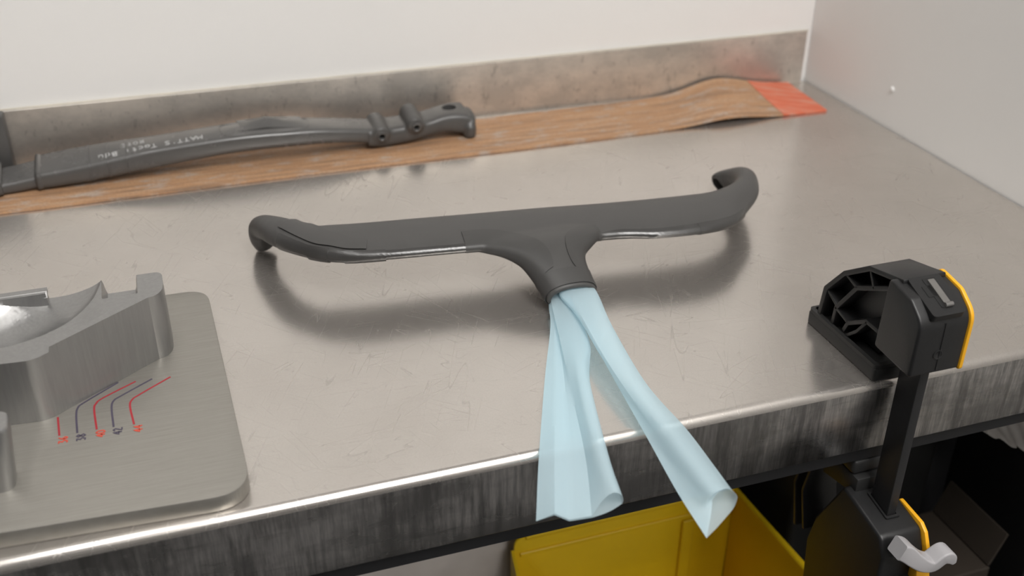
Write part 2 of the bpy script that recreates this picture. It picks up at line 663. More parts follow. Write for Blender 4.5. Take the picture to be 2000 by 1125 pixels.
# wrapped seams on the left of the tube
for k, xx in enumerate((-81, -63, -45)):
    s = min(fr_s, key=lambda q: abs(q[0] - xx))
    e = 0.35
    link('wrap_edge', loft([round_sec(xx + dx, s[1] - e, s[2] + e, s[3] - e, s[4] + e, s[5] + e) for dx in (-0.6, 0.6)]), MT['lug'], body)
# narrower sleeve that goes on to the left, and the ridge between
sl = [(-128, 1061, 1096, 5, 17.0, 24.0), (-150, 1060, 1094, 3.0, 14.5, 21.5), (-175, 1058, 1092, 2.6, 13.2, 20), (-330, 1048, 1082, 2.6, 15, 20)]
link('sleeve', loft([round_sec(*s, r=4.5) for s in sl]), MT['frame'], frm, ang=40)
link('ridge', loft([round_sec(-130 + dx, 1058 - e, 1099 + e, 4 - e * 0.6, 20.5 + e, 27.5 + e) for dx, e in ((-2.5, -1.5), (-1.8, 0.3), (0, 1.3), (2.0, 0.7), (4.5, -0.4))]), MT['lug'], frm, ang=50, label='raised ridge around the tube')
link('wrapped_joint', loft([round_sec(x, 1055 - e, 1094 + e, 3.2, 15 + e, 27 + e, 6) for x, e in ((-163, 0), (-167, 2.5), (-180, 4), (-260, 4), (-330, 4))]), MT['lug'], frm, ang=50)
# popped blister on the top face
bl = []
for i in range(13):
    u = i / 12
    row = []
    for j in range(9):
        v = j / 8
        x = 66 + 66 * u + 3 * math.sin(3 * v)
        y = 1070 + 25 * v
        s = min(fr_s, key=lambda q: abs(q[0] - x))
        zt = s[4] + (s[5] - s[4]) * (y - s[1]) / (s[2] - s[1])
        h = 6.0 * max(0, 1 - abs(u - 0.42) * 2.6) * math.sin(math.pi * min(1, v * 0.9 + 0.05))
        row.append((x, y, zt + 0.3 + h))
    bl.append(row)
bv, bf = loft(bl, caps=False, closed=False)


def solid(t):
    def f(o):
        m = o.modifiers.new('solidify', 'SOLIDIFY')
        m.thickness = t
        m.offset = -1
        bake(o)
    return f


bo = link('blister', (bv, bf), MT['frame'], body, ang=18, mods=solid(0.0012), label='raised cracked blister in the top face')
# rounded outline of the patch around the blister
po = round_poly([(50, 1063), (137, 1064.5), (141, 1090), (47, 1090)], 9, 5)
po = po + po[:1]
pv = []
for x, y in po:
    s = min(fr_s, key=lambda q: abs(q[0] - x))
    pv.append((x, y, s[4] + (s[5] - s[4]) * (y - s[1]) / (s[2] - s[1]) + 0.15))
link('patch_outline', tube(pv, 0.35, 6), MT['frame'], body)


# hand lettering: strokes in a unit box
GL = {
    'M': [[(0, 0), (0.1, 1), (0.5, 0.35), (0.9, 1), (1, 0)]], 'A': [[(0, 0), (0.5, 1), (1, 0)], [(0.2, 0.4), (0.8, 0.4)]],
    'T': [[(0, 1), (1, 1)], [(0.5, 1), (0.5, 0)]], 'S': [[(0.95, 0.9), (0.4, 1), (0.1, 0.75), (0.5, 0.52), (0.9, 0.25), (0.5, 0), (0.05, 0.12)]],
    "'": [[(0.5, 1), (0.4, 0.7)]], 'a': [[(0.8, 0.6), (0.3, 0.65), (0.05, 0.3), (0.3, 0), (0.75, 0.1), (0.85, 0.65), (0.9, 0)]],
    'c': [[(0.85, 0.6), (0.4, 0.7), (0.1, 0.35), (0.4, 0), (0.9, 0.1)]], 't': [[(0.4, 1), (0.4, 0.1), (0.8, 0)], [(0.1, 0.65), (0.8, 0.65)]],
    'i': [[(0.5, 0.65), (0.5, 0)]], '-': [[(0.1, 0.4), (0.9, 0.4)]], 'B': [[(0.05, 0), (0.1, 1), (0.7, 0.95), (0.75, 0.6), (0.15, 0.52), (0.85, 0.4), (0.85, 0.08), (0.05, 0)]],
    'd': [[(0.85, 1), (0.85, 0), (0.3, 0), (0.1, 0.3), (0.4, 0.6), (0.85, 0.5)]], 'u': [[(0.1, 0.65), (0.15, 0.1), (0.5, 0), (0.85, 0.2), (0.85, 0.65), (0.9, 0)]],
    'O': [[(0.5, 1), (0.1, 0.8), (0.05, 0.3), (0.5, 0), (0.9, 0.25), (0.9, 0.8), (0.5, 1)]], 'R': [[(0.1, 0), (0.1, 1), (0.8, 0.9), (0.75, 0.55), (0.1, 0.5), (0.9, 0)]],
    'E': [[(0.9, 1), (0.1, 1), (0.1, 0), (0.9, 0)], [(0.1, 0.5), (0.75, 0.5)]], 'e': [[(0.1, 0.35), (0.85, 0.4), (0.6, 0.7), (0.15, 0.5), (0.2, 0.1), (0.85, 0.05)]],
    'r': [[(0.2, 0.65), (0.2, 0), (0.2, 0.45), (0.8, 0.65)]], 'h': [[(0.1, 1), (0.1, 0), (0.1, 0.5), (0.6, 0.65), (0.85, 0.4), (0.85, 0)]],
    '0': [[(0.5, 1), (0.1, 0.8), (0.1, 0.2), (0.5, 0), (0.9, 0.2), (0.9, 0.8), (0.5, 1)]], '3': [[(0.1, 0.95), (0.8, 0.95), (0.45, 0.58), (0.9, 0.35), (0.6, 0), (0.1, 0.1)]],
    '4': [[(0.75, 0), (0.75, 1), (0.05, 0.35), (1, 0.35)]], '2': [[(0.1, 0.8), (0.5, 1), (0.85, 0.75), (0.1, 0), (0.95, 0)]],
    '6': [[(0.8, 1), (0.2, 0.6), (0.1, 0.2), (0.5, 0), (0.9, 0.25), (0.5, 0.5), (0.15, 0.3)]],
    '8': [[(0.5, 0.55), (0.15, 0.78), (0.5, 1), (0.85, 0.78), (0.5, 0.55), (0.08, 0.25), (0.5, 0), (0.92, 0.25), (0.5, 0.55)]], ' ': [],
}


def lettering(text, org, right, up, w, h, gap, surf, width, jit=0.06, seed=1):
    """handwritten strokes as flat raised ribbons; surf(x, y) gives the height under the ink"""
    rnd = random.Random(seed)
    parts = []
    org, right, up = Vector(org), Vector(right), Vector(up)
    for i, ch in enumerate(text):
        for st in GL[ch]:
            P = []
            for a, b in st:
                q = org + right * (i * (w + gap) + a * w) + up * (b * h)
                P.append(q + Vector((rnd.uniform(-jit, jit) * w, rnd.uniform(-jit, jit) * h)))
            fine = []
            for k in range(len(P) - 1):
                for s in range(3):
                    fine.append(P[k].lerp(P[k + 1], s / 3))
            fine.append(P[-1])
            v, f = ribbon([(p.x, p.y) for p in fine], width, 0, 1)
            parts.append(([(x, y, surf(x, y) + (0.28 if z > 0.5 else 0.02)) for x, y, z in v], f))
    return join(*parts)


TB = BVHTree.FromPolygons(*[[tuple(v) for v in q] if k == 0 else q for k, q in enumerate(loft([round_sec(*q) for q in fr_s]))])


def tube_top(x, y):
    h = TB.ray_cast(Vector((x, y, 90)), Vector((0, 0, -1)))
    return h[0].z if h[0] else 30


# the writing runs right to left, upside down as seen from the camera
link('handwriting', lettering("MATT'S Tacti Bdu", (30, 1073.5), (-1, -0.02), (0, -1), 5.2, 7.5, 1.25, tube_top, 0.85), MT['ink'], body, label='faint white handwriting, upside down')
link('handwriting', lettering("ROtE", (-27, 1084.5), (-1, -0.05), (0, -1), 4.6, 5.5, 1.3, tube_top, 0.6, 0.1), MT['ink'], body, label='second line of faint handwriting')

# lug end: one organic lump with two cross bosses, an end flange and an eye
def remesh(voxel, it=6, cut=None):
    def f(o):
        m = o.modifiers.new('remesh', 'REMESH')
        m.mode = 'VOXEL'
        m.voxel_size = voxel / 1000
        s = o.modifiers.new('smooth', 'SMOOTH')
        s.factor = 0.5
        s.iterations = it
        cutters = []
        for vf in (cut or []):
            c = link('cutter', vf, MT['hole'])
            b = o.modifiers.new('bool', 'BOOLEAN')
            b.operation = 'DIFFERENCE'
            b.solver = 'EXACT'
            b.object = c
            cutters.append(c)
        bpy.context.view_layer.update()
        bake(o)
        for c in cutters:
            bpy.data.objects.remove(c)
    return f


lug_s = [(198, 1061, 1097, 6, 25.5, 28.5), (212, 1062, 1098, 4, 24.5, 27.5), (232, 1063, 1099, 4.5, 24, 27), (250, 1064, 1099, 6, 25, 28.5),
         (268, 1066, 1099, 8.5, 26, 30), (285, 1067, 1101, 10, 29.5, 33), (300, 1066, 1103, 8, 30, 34), (313, 1065, 1104, 6, 28, 33)]
lump = join(
    loft([round_sec(*s, r=6.5) for s in cr([Vector(q) for q in lug_s], 4)]),
    lathe((213, 1060.0, 18.6), (0, 1, 0.12), [(0, 8.3), (1.5, 9.8), (37, 10.2), (39, 9.0)], 24),
    lathe((251, 1061.0, 24.6), (0, 1, 0.12), [(0, 8.0), (1.5, 9.6), (37, 10.0), (39, 9.0)], 24),
    loft([superellipse((308, 1084, 16), (0, 19, 0), (2, 0, 11), 2.6), superellipse((315, 1084, 16), (0, 21, 0), (2, 0, 13.5), 2.6), superellipse((319, 1084, 15), (0, 19, 0), (2, 0, 12), 2.6)]),
    lathe((313, 1068, 9), (0, 0, 1), [(-6.2, 5), (-5, 7), (6, 7.5), (10, 5)], 20),
)
cuts = [lathe((213, 1050, 17.4), (0, 1, 0.12), [(0, 3.0), (22, 3.0)], 20), lathe((251, 1050, 23.4), (0, 1, 0.12), [(0, 3.0), (22, 3.0)], 20),
        loft([superellipse((295, 1087, 20), (8, 0, 0), (0, 6.5, 0)), superellipse((295, 1087, 60), (8, 0, 0), (0, 6.5, 0))])]
link('lug', lump, MT['lug'], frm, ang=60, mods=remesh(1.3, 10, cuts), label='lumpy end with two bored bosses and a slotted eye')
for x, z in ((213, 18.2), (251, 24.2)):
    link('bushing', lathe((x, 1058.6, z), (0, 1, 0.12), [(0, 3.1), (-0.5, 3.6), (-0.5, 4.6), (0.6, 5.0), (1.2, 5.0), (1.2, 3.1), (0.2, 3.1)], 24, True), MT['frame'], frm)

# dark block standing behind the tube at the photograph's left edge
link_blk = link('dark_plate', box(-260, -154.3, 1104, 1122, 2.7, 67, 1.5), MT['lug'])
link_blk['label'] = 'dark grey plate standing against the backsplash behind the frame tube, at the far left'
link_blk['category'] = 'plate'

# ------------------------------------------------------------------ aluminium plate and mould blocks
PT = 12.0
plate = thing('aluminium_plate', 'flat aluminium base plate with rounded corners and red scribed lines, near the front edge', 'plate', (-100, 660, 0.2))
pp = round_poly([(-330, 553), (14, 532.5), (8.5, 796), (-330, 800)], [4, 24, 20, 4], 10)
link('plate', prism(pp, 'z', 0.2, PT, 0.7, 2), MT['plate'], plate, ang=40)

LN = [
    ([(113, 815), (116, 851)], 'red'),
    ([(231, 747), (165, 786), (152, 797), (149, 812), (151, 846)], 'violet'),
    ([(265, 745), (202, 777), (188, 788), (184, 800), (189, 839)], 'red'),
    ([(297, 740), (237, 773), (222, 783), (218, 797), (222, 834)], 'violet'),
    ([(333, 736), (272, 771), (258, 781), (254, 794), (262, 829)], 'red')]
NUM = ['36', '38', '40', '42', '44']
for (pts, c), num in zip(LN, NUM):
    P = [at(x, y, PT) for x, y in pts]
    Q = cr([(p.x, p.y, 0) for p in P], 5) if len(P) > 2 else P
    link('scribed_line', ribbon([(p.x, p.y) for p in Q], 1.35, PT + 0.02, PT + 0.16), MT[c], plate)
    e = P[-1]
    link('width_mark', lettering(num, (e.x + 5.2, e.y - 9.2), (0, 1), (-1, 0), 3.2, 5.6, 0.8, lambda x, y: PT, 0.95, 0.03, 3), MT['redl' if c == 'red' else 'violet'], plate)

blk = thing('mould_block', 'machined aluminium mould block with a curved channel and angled end, on the aluminium plate', 'mould', (-110, 695, PT + 0.1))


def yfront(x):
    if x < -112:
        return 648 + (-112 - x) * 0.08
    if x < -100:
        return 648 + (x + 112) ** 2 * 0.035
    if x < -33:
        return 653.04 + (x + 100) * 0.725
    u = min(1.0, (x + 33) / 11.0)
    return 701.6 + 16 * (1 - math.sqrt(max(0, 1 - u * u)))


CHN = cr([(-330, 682, 1.0), (-230, 688, 1.0), (-160, 694, 1.0), (-130, 699, 0.95), (-112, 706, 0.8), (-100, 720, 0.55), (-95, 742, 0.42), (-93, 770, 0.4)], 5)
CSEG = [(tuple(a), tuple(b)) for a, b in zip(CHN[:-1], CHN[1:])]


def sstep(a, b, x):
    t = max(0, min(1, (x - a) / (b - a)))
    return t * t * (3 - 2 * t)


def block_z(x, y):
    z = 64.0
    # shallow pocket inside the raised front lip, fading out to the right
    df = y - yfront(x)
    lipw = 7.5
    if x > -97.5:
        z -= 3.6 * sstep(lipw - 0.6, lipw + 0.6, df) * (1 - sstep(-84, -60, x)) * (1 - sstep(722, 734, y))
    else:
        z -= 3.6 * (1 - sstep(700, 722, y)) * (1 if y < 729.5 else 0)
    # the moulded channel
    d2, w_ = 1e9, 1.0
    for (ax, ay, aw), (bx, by, bw) in CSEG:
        ux, uy = bx - ax, by - ay
        k = max(0.0, min(1.0, ((x - ax) * ux + (y - ay) * uy) / (ux * ux + uy * uy)))
        q = (x - ax - ux * k) ** 2 + (y - ay - uy * k) ** 2
        if q < d2:
            d2, w_ = q, aw + (bw - aw) * k
    d = math.sqrt(d2)
    R = 31.0
    if d < R and not (x < -101.4 and y > 729.5):
        z = min(z, 64 - 20.0 * w_ * (1 - (d / R) ** 2) ** 0.75)
    # locating slot through the far rim
    if -64.2 < x < -39.5 and y > 710:
        k = sstep(-64.2, -61.5, x) * (1 - sstep(-42.0, -39.8, x)) * sstep(709, 716, y)
        z = z * (1 - k) + min(z, 52.0) * k
        if (x + 52) ** 2 + (y - 724) ** 2 < 25:
            z -= 9
    return z


nx, ny = 190, 96
V, Fc = [], []
xs = [-330 + (-172 + 330) * i / 12 for i in range(12)] + [-172 + 150 * i / (nx - 12) for i in range(nx - 11)]
nx = len(xs) - 1
yr = 738.0
for i, x in enumerate(xs):
    y0 = yfront(x)
    y1 = yr - (0 if x < -28 else 6 * (1 - math.sqrt(max(0, 1 - ((x + 28) / 6.0) ** 2))))
    for j in range(ny + 1):
        y = y0 + (y1 - y0) * j / ny
        V.append((x, y, block_z(x, y)))
n = ny + 1
for i in range(nx):
    for j in range(ny):
        a = i * n + j
        Fc.append((a, a + n, a + n + 1, a + 1))
ring = [i * n for i in range(nx + 1)] + [nx * n + j for j in range(1, ny + 1)] + [i * n + ny for i in range(nx - 1, -1, -1)] + [j for j in range(ny - 1, 0, -1)]
base = len(V)
for k in ring:
    V.append((V[k][0], V[k][1], PT + 0.1))
r = len(ring)
for k in range(r):
    Fc.append((ring[k], base + k, base + (k + 1) % r, ring[(k + 1) % r]))
Fc.append(tuple(base + k for k in range(r)))
link('block', (V, Fc), MT['alu'], blk, ang=28)
link('rim_chamfer', prism([(729.4, 60.5), (732.4, 64.5), (738, 64.5), (738, 60.5)], 'x', -329, -101, 0.0), MT['alu'], blk)
link('dowel_hole', lathe((-52, 723, 42.0), (0, 0, 1), [(0, 4.9), (9.6, 4.9), (9.6, 4.2), (0.4, 4.2)], 20, True), MT['hole'], blk)

b2 = thing('clamp_block', 'small dark machined block at the left photo edge, in front of the mould block', 'mould', (-180, 590, PT + 0.1))
sec = []
for z, dx in ((PT + 0.1, 0), (54, 5.0), (56, 4.6), (57, 3.6)):
    pts = round_poly([(-330, 600), (-330, 580), (-124 + dx, 578.5), (-124 + dx, 600)], [1, 1, 7, 7], 6)
    sec.append([(x, y, z) for x, y in pts])
link('block', loft(sec), MT['alu'], b2, ang=40)
link('socket_screw', lathe((-150, 589, 57), (0, 0, 1), [(0, 5), (3.6, 5), (4, 4.5), (4, 2.6), (1.5, 2.5), (1.5, 0.1)], 24), MT['alu'], b2)

# ------------------------------------------------------------------ carbon handlebar preform
hb = thing('handlebar_preform', 'black T-shaped carbon handlebar lay-up with downturned tips and blue film in its neck', 'handlebar', (290, 790, 0))


def lift(p, wt=1.0):
    """move a point measured at a guessed height up to its real one (along its sight line)"""
    p = Vector(p)
    k = 0.972 + (p.x - 60) / 450 * 0.014
    k = 1 - (1 - k) * wt
    return CAM + (p - CAM) * k


def wn(y):
    return max(0.0, min(1.0, (y - 691) / 62)) ** 0.9


def liftn(p):
    return lift(p, wn(p[1]))


def tubesec(c, tan, rdir, ra, th):
    t = Vector(tan).normalized()
    rv = Vector(rdir)
    rv = (rv - t * rv.dot(t)).normalized()
    return Vector(c) + rv * ra, Vector(c) - rv * ra, th, t


ST = [
    tubesec((65.5, 873, 4.6), (-0.35, -0.1, 0.9), (-0.9, 0, -0.35), 9.6, 19),
    tubesec((62.5, 871, 12), (-0.15, -0.12, 0.9), (-1, 0, -0.1), 10.2, 20),
    tubesec((61.8, 866, 22), (0, -0.35, 0.9), (-1, 0, 0), 10.8, 21.5),
    tubesec((64.5, 859, 29.5), (0.2, -0.8, 0.5), (-0.9, -0.3, 0), 11.6, 21),
]
ST = [(b, a, th, t) for a, b, th, t in ST]      # rear/inner point first
WG = [
    ((88, 860, 29.5), (68, 836, 24), 22.5), ((103, 841.5, 30.5), (95, 801, 26), 18), ((122, 837, 31), (121, 782, 27.5), 15.5),
    ((150, 833.5, 31), (153, 773.5, 28.5), 13.5), ((195, 828.5, 31), (197, 767, 29), 13), ((235, 823.5, 31), (228, 763, 29), 13), ((300, 816.5, 30.5), (292, 757, 28), 14),
    ((350, 810.5, 30), (355, 750, 27.5), 13.5), ((395, 805.5, 30), (386, 740.5, 27.5), 13), ((438, 801.5, 30), (430, 736.5, 27.5), 14), ((464, 800.5, 29.5), (464, 746, 26.5), 16.5),
    ((485, 807, 29), (490, 769, 25.5), 19), ((499, 816, 28.5), (513, 793, 25), 20.5)]
for a, b, th in WG:
    ST.append((lift(a), lift(b), th, None))
for c, t, rd, wt in (((517, 824, 25.5), (0.25, 0.9, -0.05), (-1, 0.25, 0), 1), ((521, 838, 22.5), (-0.05, 0.9, -0.3), (-1, 0, 0.1), 0.9), ((518.5, 849, 17.5), (-0.5, 0.5, -0.6), (-0.8, 0, 0.6), 0.6),
                 ((511, 855, 13), (-0.85, 0.1, -0.5), (-0.5, 0, 0.85), 0.2), ((506, 855.5, 9.8), (-0.88, -0.2, -0.4), (-0.42, 0, 0.9), 0)):
    ST.append(tubesec(lift(c, wt), t, rd, 11.2, 21.5))
cen = [(s[0] + s[1]) / 2 for s in ST]
secs, noses = [], []
rows = []
for i, (R_, F_, th, t) in enumerate(ST):
    if t is None:
        t = (cen[min(i + 1, len(ST) - 1)] - cen[i - 1]).normalized()
    rows.append((R_, F_, th, t))


def catlist(vals, per):
    return cr(vals, per)


per = 4
Rs, Fs = catlist([r[0] for r in rows], per), catlist([r[1] for r in rows], per)
Ts = [v[0] for v in catlist([Vector((r[2], 0, 0)) for r in rows], per)]
Tn = [v.normalized() for v in catlist([r[3] for r in rows], per)]
for R_, F_, th, t in zip(Rs, Fs, Ts, Tn):
    c, ch = (R_ + F_) / 2, (F_ - R_) / 2
    nrm = t.cross(ch).normalized()
    asp = ch.length / (th / 2)
    e = 2.0 + 0.3 * max(0, min(1, (asp - 1.2) / 2))
    secs.append(superellipse(c, ch, nrm * th / 2, e, 40))
wing = loft(secs)
NK = [((286, 800, 29.5), 78, 4.5), ((286, 775, 29), 66, 6.2), ((287, 764, 28.5), 56, 7.4), ((289, 754, 28), 45, 8.6), ((288, 745, 27.2), 36.5, 9.8), ((286, 735, 25.5), 28.5, 10.6), ((285.5, 724, 22.6), 24.8, 11.3),
      ((286, 711, 18.6), 22.8, 11.8), ((286.5, 700, 15.2), 21.8, 12.0), ((287, 691, 12.9), 21.5, 12.0)]
nsec = []
nk = cr([Vector((*liftn(c), a, b)) for c, a, b in NK], 4)
UPN = Vector((0, -0.28, 0.96))
for q in nk:
    k = max(0, min(1, (760 - q[1]) / 50))
    up = Vector((0, -0.28 * k, 1)).normalized()
    nsec.append(superellipse((q[0], q[1], q[2]), (q[3], 0, 0), up * q[4], 2.25, 40))
neck = loft(nsec)
endc = Vector((287, 691, 12.9))
cutneck = loft([superellipse(endc + Vector((0, 12, 5.0)) * k, (18.6, 0, 0), UPN * 9.4, 2.2, 32) for k in (4.2, -1)])
tl = Vector((0.35, 0.1, -0.9)).normalized()
tr_ = Vector((-0.88, -0.2, -0.4)).normalized()
cutl = lathe(Vector((65.5, 873, 4.6)) - tl * 6, tl, [(0, 7.6), (25, 7.6)], 24)
cutr = lathe(Vector((506, 855.5, 9.8)) - tr_ * 5, tr_, [(0, 7.8), (25, 7.8)], 24)
shell = link('shell', join(wing, neck), MT['carbon'], hb, ang=60, mods=remesh(1.25, 7, [cutneck, cutl, cutr]))
off = root_loc(hb)
bm = bmesh.new()
bm.from_mesh(shell.data)
bm.transform(Matrix.Translation(off - Vector((0, 0, TOP))))
bm.transform(Matrix.Scale(1000, 4))
BV = BVHTree.FromBMesh(bm)
bm.free()


def skin_rows(rows, lift=0.45):
    """rows of (origin, target) rays cast on the shell -> sheet lying on it"""
    out = []
    for row in rows:
        r2 = []
        for o_, t_ in row:
            d = (Vector(t_) - Vector(o_))
            hit = BV.ray_cast(Vector(o_), d.normalized(), d.length + 5)
            if hit[0] is None:
                p, nn, _, _ = BV.find_nearest(Vector(t_))
            else:
                p, nn = hit[0], hit[1]
            r2.append(p + nn * lift)
        out.append(r2)
    return loft(out, caps=False, closed=False)


def edge_rows(path, inset, phis, inward=(), flip=1, reach=45, taper=None):
    """wrap rows around an edge: path = edge points in plan, rays come from outside and turn over the top"""
    P = cr([liftn(p) for p in path], 8)
    rows = []
    for i, p in enumerate(P):
        t = (P[min(i + 1, len(P) - 1)] - P[max(i - 1, 0)])
        t.z = 0
        t.normalize()
        o = Vector((t.y, -t.x, 0)) * flip
        A = p - o * inset
        k = taper(i / (len(P) - 1)) if taper else 1.0
        row = []
        inward = list(inward)
        for ph in phis:
            a = math.radians(ph)
            row.append((A + (o * math.cos(a) + Vector((0, 0, 1)) * math.sin(a)) * reach, A))
        for d in inward:
            B = A - o * d * k
            row.append((B + Vector((0, 0, reach)), B))
        rows.append(row)
    return rows


def sheet_on(name, rows, mat, thick=0.5, lift=0.45, label=None, ang=40):
    return link(name, skin_rows(rows, lift), MT[mat], hb, ang=ang, mods=solid(thick / 1000), label=label)


PH = [-75, -55, -35, -15, 5, 25, 45, 60, 75, 90]
PHL = [-80, -60, -40, -20, 0, 15, 30, 45, 60, 72]
# leading-edge tape, left: overlapping glossy pieces
e1 = [(72, 832, 24), (84, 815, 25), (95, 801, 26)]
e2 = [(93, 803, 26), (102, 795, 26.5), (108, 791, 27)]
e3 = [(107, 792, 27), (114, 786, 27), (121, 782, 27.5)]
e4 = [(120, 782.5, 27.5), (135, 777.5, 28), (153, 773.5, 28.5)]
e5 = [(151, 774, 28.5), (175, 770, 29), (197, 767, 29), (224, 763.5, 29)]
for e, ph, lf in ((e1, PHL, 0.6), (e2, PHL, 1.7), (e3, PHL, 0.9), (e4, PHL, 1.6), (e5, PHL, 0.6)):
    sheet_on('edge_tape', edge_rows(e, 5.5, ph), 'tape', 0.9, lf)
# top ply that laps over the rolled edge on the left
sheet_on('top_ply', edge_rows([(70, 836, 24), (80, 820, 25), (95, 801, 26), (108, 791, 27), (121, 782.5, 27.5), (137, 777, 28)], 5.5, (), (0.0, 3, 6, 9, 13, 18, 24), taper=lambda u: 1 - 0.55 * u), 'carbon', 0.6, 1.7, 'ply lapped over the rolled front edge')
# right half
e6 = [(336, 750.5, 27.5), (355, 750, 27.5), (386, 740.5, 27.5), (425, 736.8, 27.5)]
e7 = [(422, 737, 27.5), (445, 739.5, 27), (464, 746, 26.5), (479, 757, 26)]
for e, lf in ((e6, 0.5), (e7, 0.85)):
    sheet_on('edge_tape', edge_rows(e, 5.5, PHL), 'tape', 0.5, lf)
# gusset patches between bar and neck
gl = [(219, 762, 28), (234, 760, 28), (246, 755, 28), (255, 742, 27), (261, 728, 24), (263.5, 716, 20), (264.5, 707, 17)]
sheet_on('gusset_patch', edge_rows(gl, 6, PH, (3, 6, 10, 14, 17), taper=lambda u: 0.95 - 0.55 * u + 0.25 * math.sin(math.pi * u)), 'patch', 0.5, 0.9, 'overlapping ply in the left bend of the neck')
gr = [(308.2, 707, 17), (309.5, 716, 20), (312.5, 727, 24), (317, 739, 27), (325, 748, 28), (338, 751, 28)]
sheet_on('gusset_patch', edge_rows(gr, 6, PH, (3, 6, 9, 12, 14), taper=lambda u: 0.5 + 0.3 * math.sin(math.pi * u)), 'patch', 0.5, 0.9, 'overlapping ply in the right bend of the neck')
# collar around the neck end
crow = []
for k in range(9):
    t = k / 8
    c = liftn((286.2 + 0.7 * t, 711.5 - 17.0 * t, 18.6 - 5.0 * t))
    row = []
    for j in range(41):
        a = 2 * math.pi * j / 40
        o = Vector((math.cos(a), 0, 0)) * 60 + UPN * math.sin(a) * 60
        row.append((c + o, c))
    crow.append(row)
sheet_on('collar', crow, 'patch', 0.8, 1.35, 'ply wrapped around the end of the neck', 50)

# ------------------------------------------------------------------ blue film bladders
def film(name, rails, label, folds, base, mouth):
    tb = thing(name, label, 'film tube', base, 'blue film bladders coming out of the neck')
    R2 = []
    for rl in rails:
        pts = [at(x, y, z) for x, y, z in rl]
        p_in = Vector(mouth) + (pts[0] - Vector((287, 691, 12.9))) * 0.62
        R2.append(cr([p_in] + pts, 8))
    secs = [[r_[i] for r_ in R2] for i in range(len(R2[0]))]
    V, Fc = loft(secs, caps=False)
    n = len(rails)

    def md(o):
        bm = bmesh.new()
        bm.from_mesh(o.data)
        lay = bm.edges.layers.float.get('crease_edge') or bm.edges.layers.float.new('crease_edge')
        for e in bm.edges:
            a, b = sorted(v.index for v in e.verts)
            if (b - a) % n == 0 and a % n in folds:
                e[lay] = folds[a % n]
        bm.to_mesh(o.data)
        bm.free()
        s = o.modifiers.new('subsurf', 'SUBSURF')
        s.levels = s.render_levels = 2
        bake(o)
    link('sleeve', (V, Fc), MT['film'], tb, ang=32, mods=md)
    return tb


ZA = 2.2
railsL = [
    [(1072, 600, 7), (1075, 640, 5), (1064, 740, 3), (1052, 900, 2), (1047, 1018, -1)],            # 0 left fold
    [(1079, 602, 6), (1084, 640, 5), (1083, 740, 4), (1083, 900, 5), (1083, 1006, 4)],             # 1
    [(1086, 604, 5), (1092, 645, 4), (1102, 745, 2.5), (1111, 900, 2), (1112, 1018, -1)],          # 2
    [(1094, 605, 5), (1106, 650, 4), (1128, 760, 2.5), (1146, 900, 2), (1157, 1011, -1)],          # 3
    [(1104, 606, 4), (1128, 670, 3), (1146, 765, 2), (1172, 890, 2), (1192, 1000, 0)],             # 4
    [(1114, 602, 5), (1146, 685, 4), (1155, 770, 3), (1186, 892, 3), (1216, 983, 3)],              # 5
    [(1120, 592, 9), (1156, 672, 9), (1150, 725, 8), (1190, 885, 9), (1219, 972, 8)],              # 6
    [(1116, 584, 13), (1146, 662, 13), (1143, 725, 13), (1180, 880, 14), (1208, 961, 14)],         # 7
    [(1104, 582, 14.5), (1126, 662, 14), (1130, 742, 13), (1162, 880, 13), (1191, 962, 13)],         # 8
    [(1089, 585, 13), (1110, 665, 12), (1126, 752, 10), (1150, 885, 7), (1170, 985, 6)],           # 9
    [(1077, 592, 11), (1094, 665, 9), (1114, 757, 6), (1143, 890, 3.5), (1156, 1008, 1)],          # 10
    [(1078, 597, 10), (1090, 650, 6), (1103, 747, 4), (1112, 900, 3), (1112, 1015, 0.5)],          # 11
    [(1075, 597, 9), (1083, 640, 6.5), (1083, 740, 5), (1083, 900, 6.2), (1083, 1003, 5.5)],       # 12
]
foldsL = {0: 1, 1: 1, 2: 1, 3: 0.9, 5: 0.5, 10: 1, 11: 1, 12: 1}
film('film_bladder', railsL, 'pale blue film tube, left of the two, pleated and hanging past the bench edge', foldsL, (262, 690, 2), (284, 703, 15.5))
railsR = [
    [(1093, 578, 15.5), (1122, 612, 16), (1156, 664, 15.5), (1203, 748, 9), (1262, 852, 5), (1322, 960, 3), (1380, 1051, 0)],   # 0 left fold
    [(1112, 584, 12), (1136, 625, 13), (1168, 688, 13), (1217, 760, 6), (1285, 872, 3), (1352, 985, 2), (1402, 1029, 1)],      # 1 underside
    [(1136, 590, 11), (1166, 650, 11), (1214, 725, 9), (1275, 810, 4), (1340, 890, 4), (1395, 960, 3), (1420, 1008, 2)],         # 2
    [(1158, 590, 12), (1190, 650, 12), (1252, 748, 8), (1322, 836, 5), (1374, 896, 6), (1420, 958, 6), (1436, 990, 5)],        # 3
    [(1167, 572, 16), (1196, 636, 16), (1262, 748, 13), (1340, 836, 11), (1390, 902, 11), (1425, 950, 11), (1441, 970, 11)],     # 4 right silhouette
    [(1160, 560, 19), (1184, 628, 19.5), (1242, 736, 18), (1318, 834, 18), (1370, 900, 18), (1412, 946, 18), (1427, 951, 18)],   # 5
    [(1143, 558, 20.5), (1166, 628, 20.5), (1216, 726, 19), (1294, 834, 18), (1345, 902, 18), (1388, 956, 18), (1405, 957, 17)], # 6
    [(1108, 563, 20.5), (1138, 622, 20), (1192, 716, 17), (1272, 832, 12), (1326, 910, 11), (1374, 970, 11), (1391, 976, 10)],     # 7 valley
    [(1091, 571, 18.5), (1127, 616, 18), (1172, 690, 16.5), (1240, 796, 10), (1300, 892, 7), (1352, 972, 6), (1390, 1000, 4)],   # 8
]
foldsR = {0: 1, 1: 0.6, 4: 0.6, 7: 0.95}
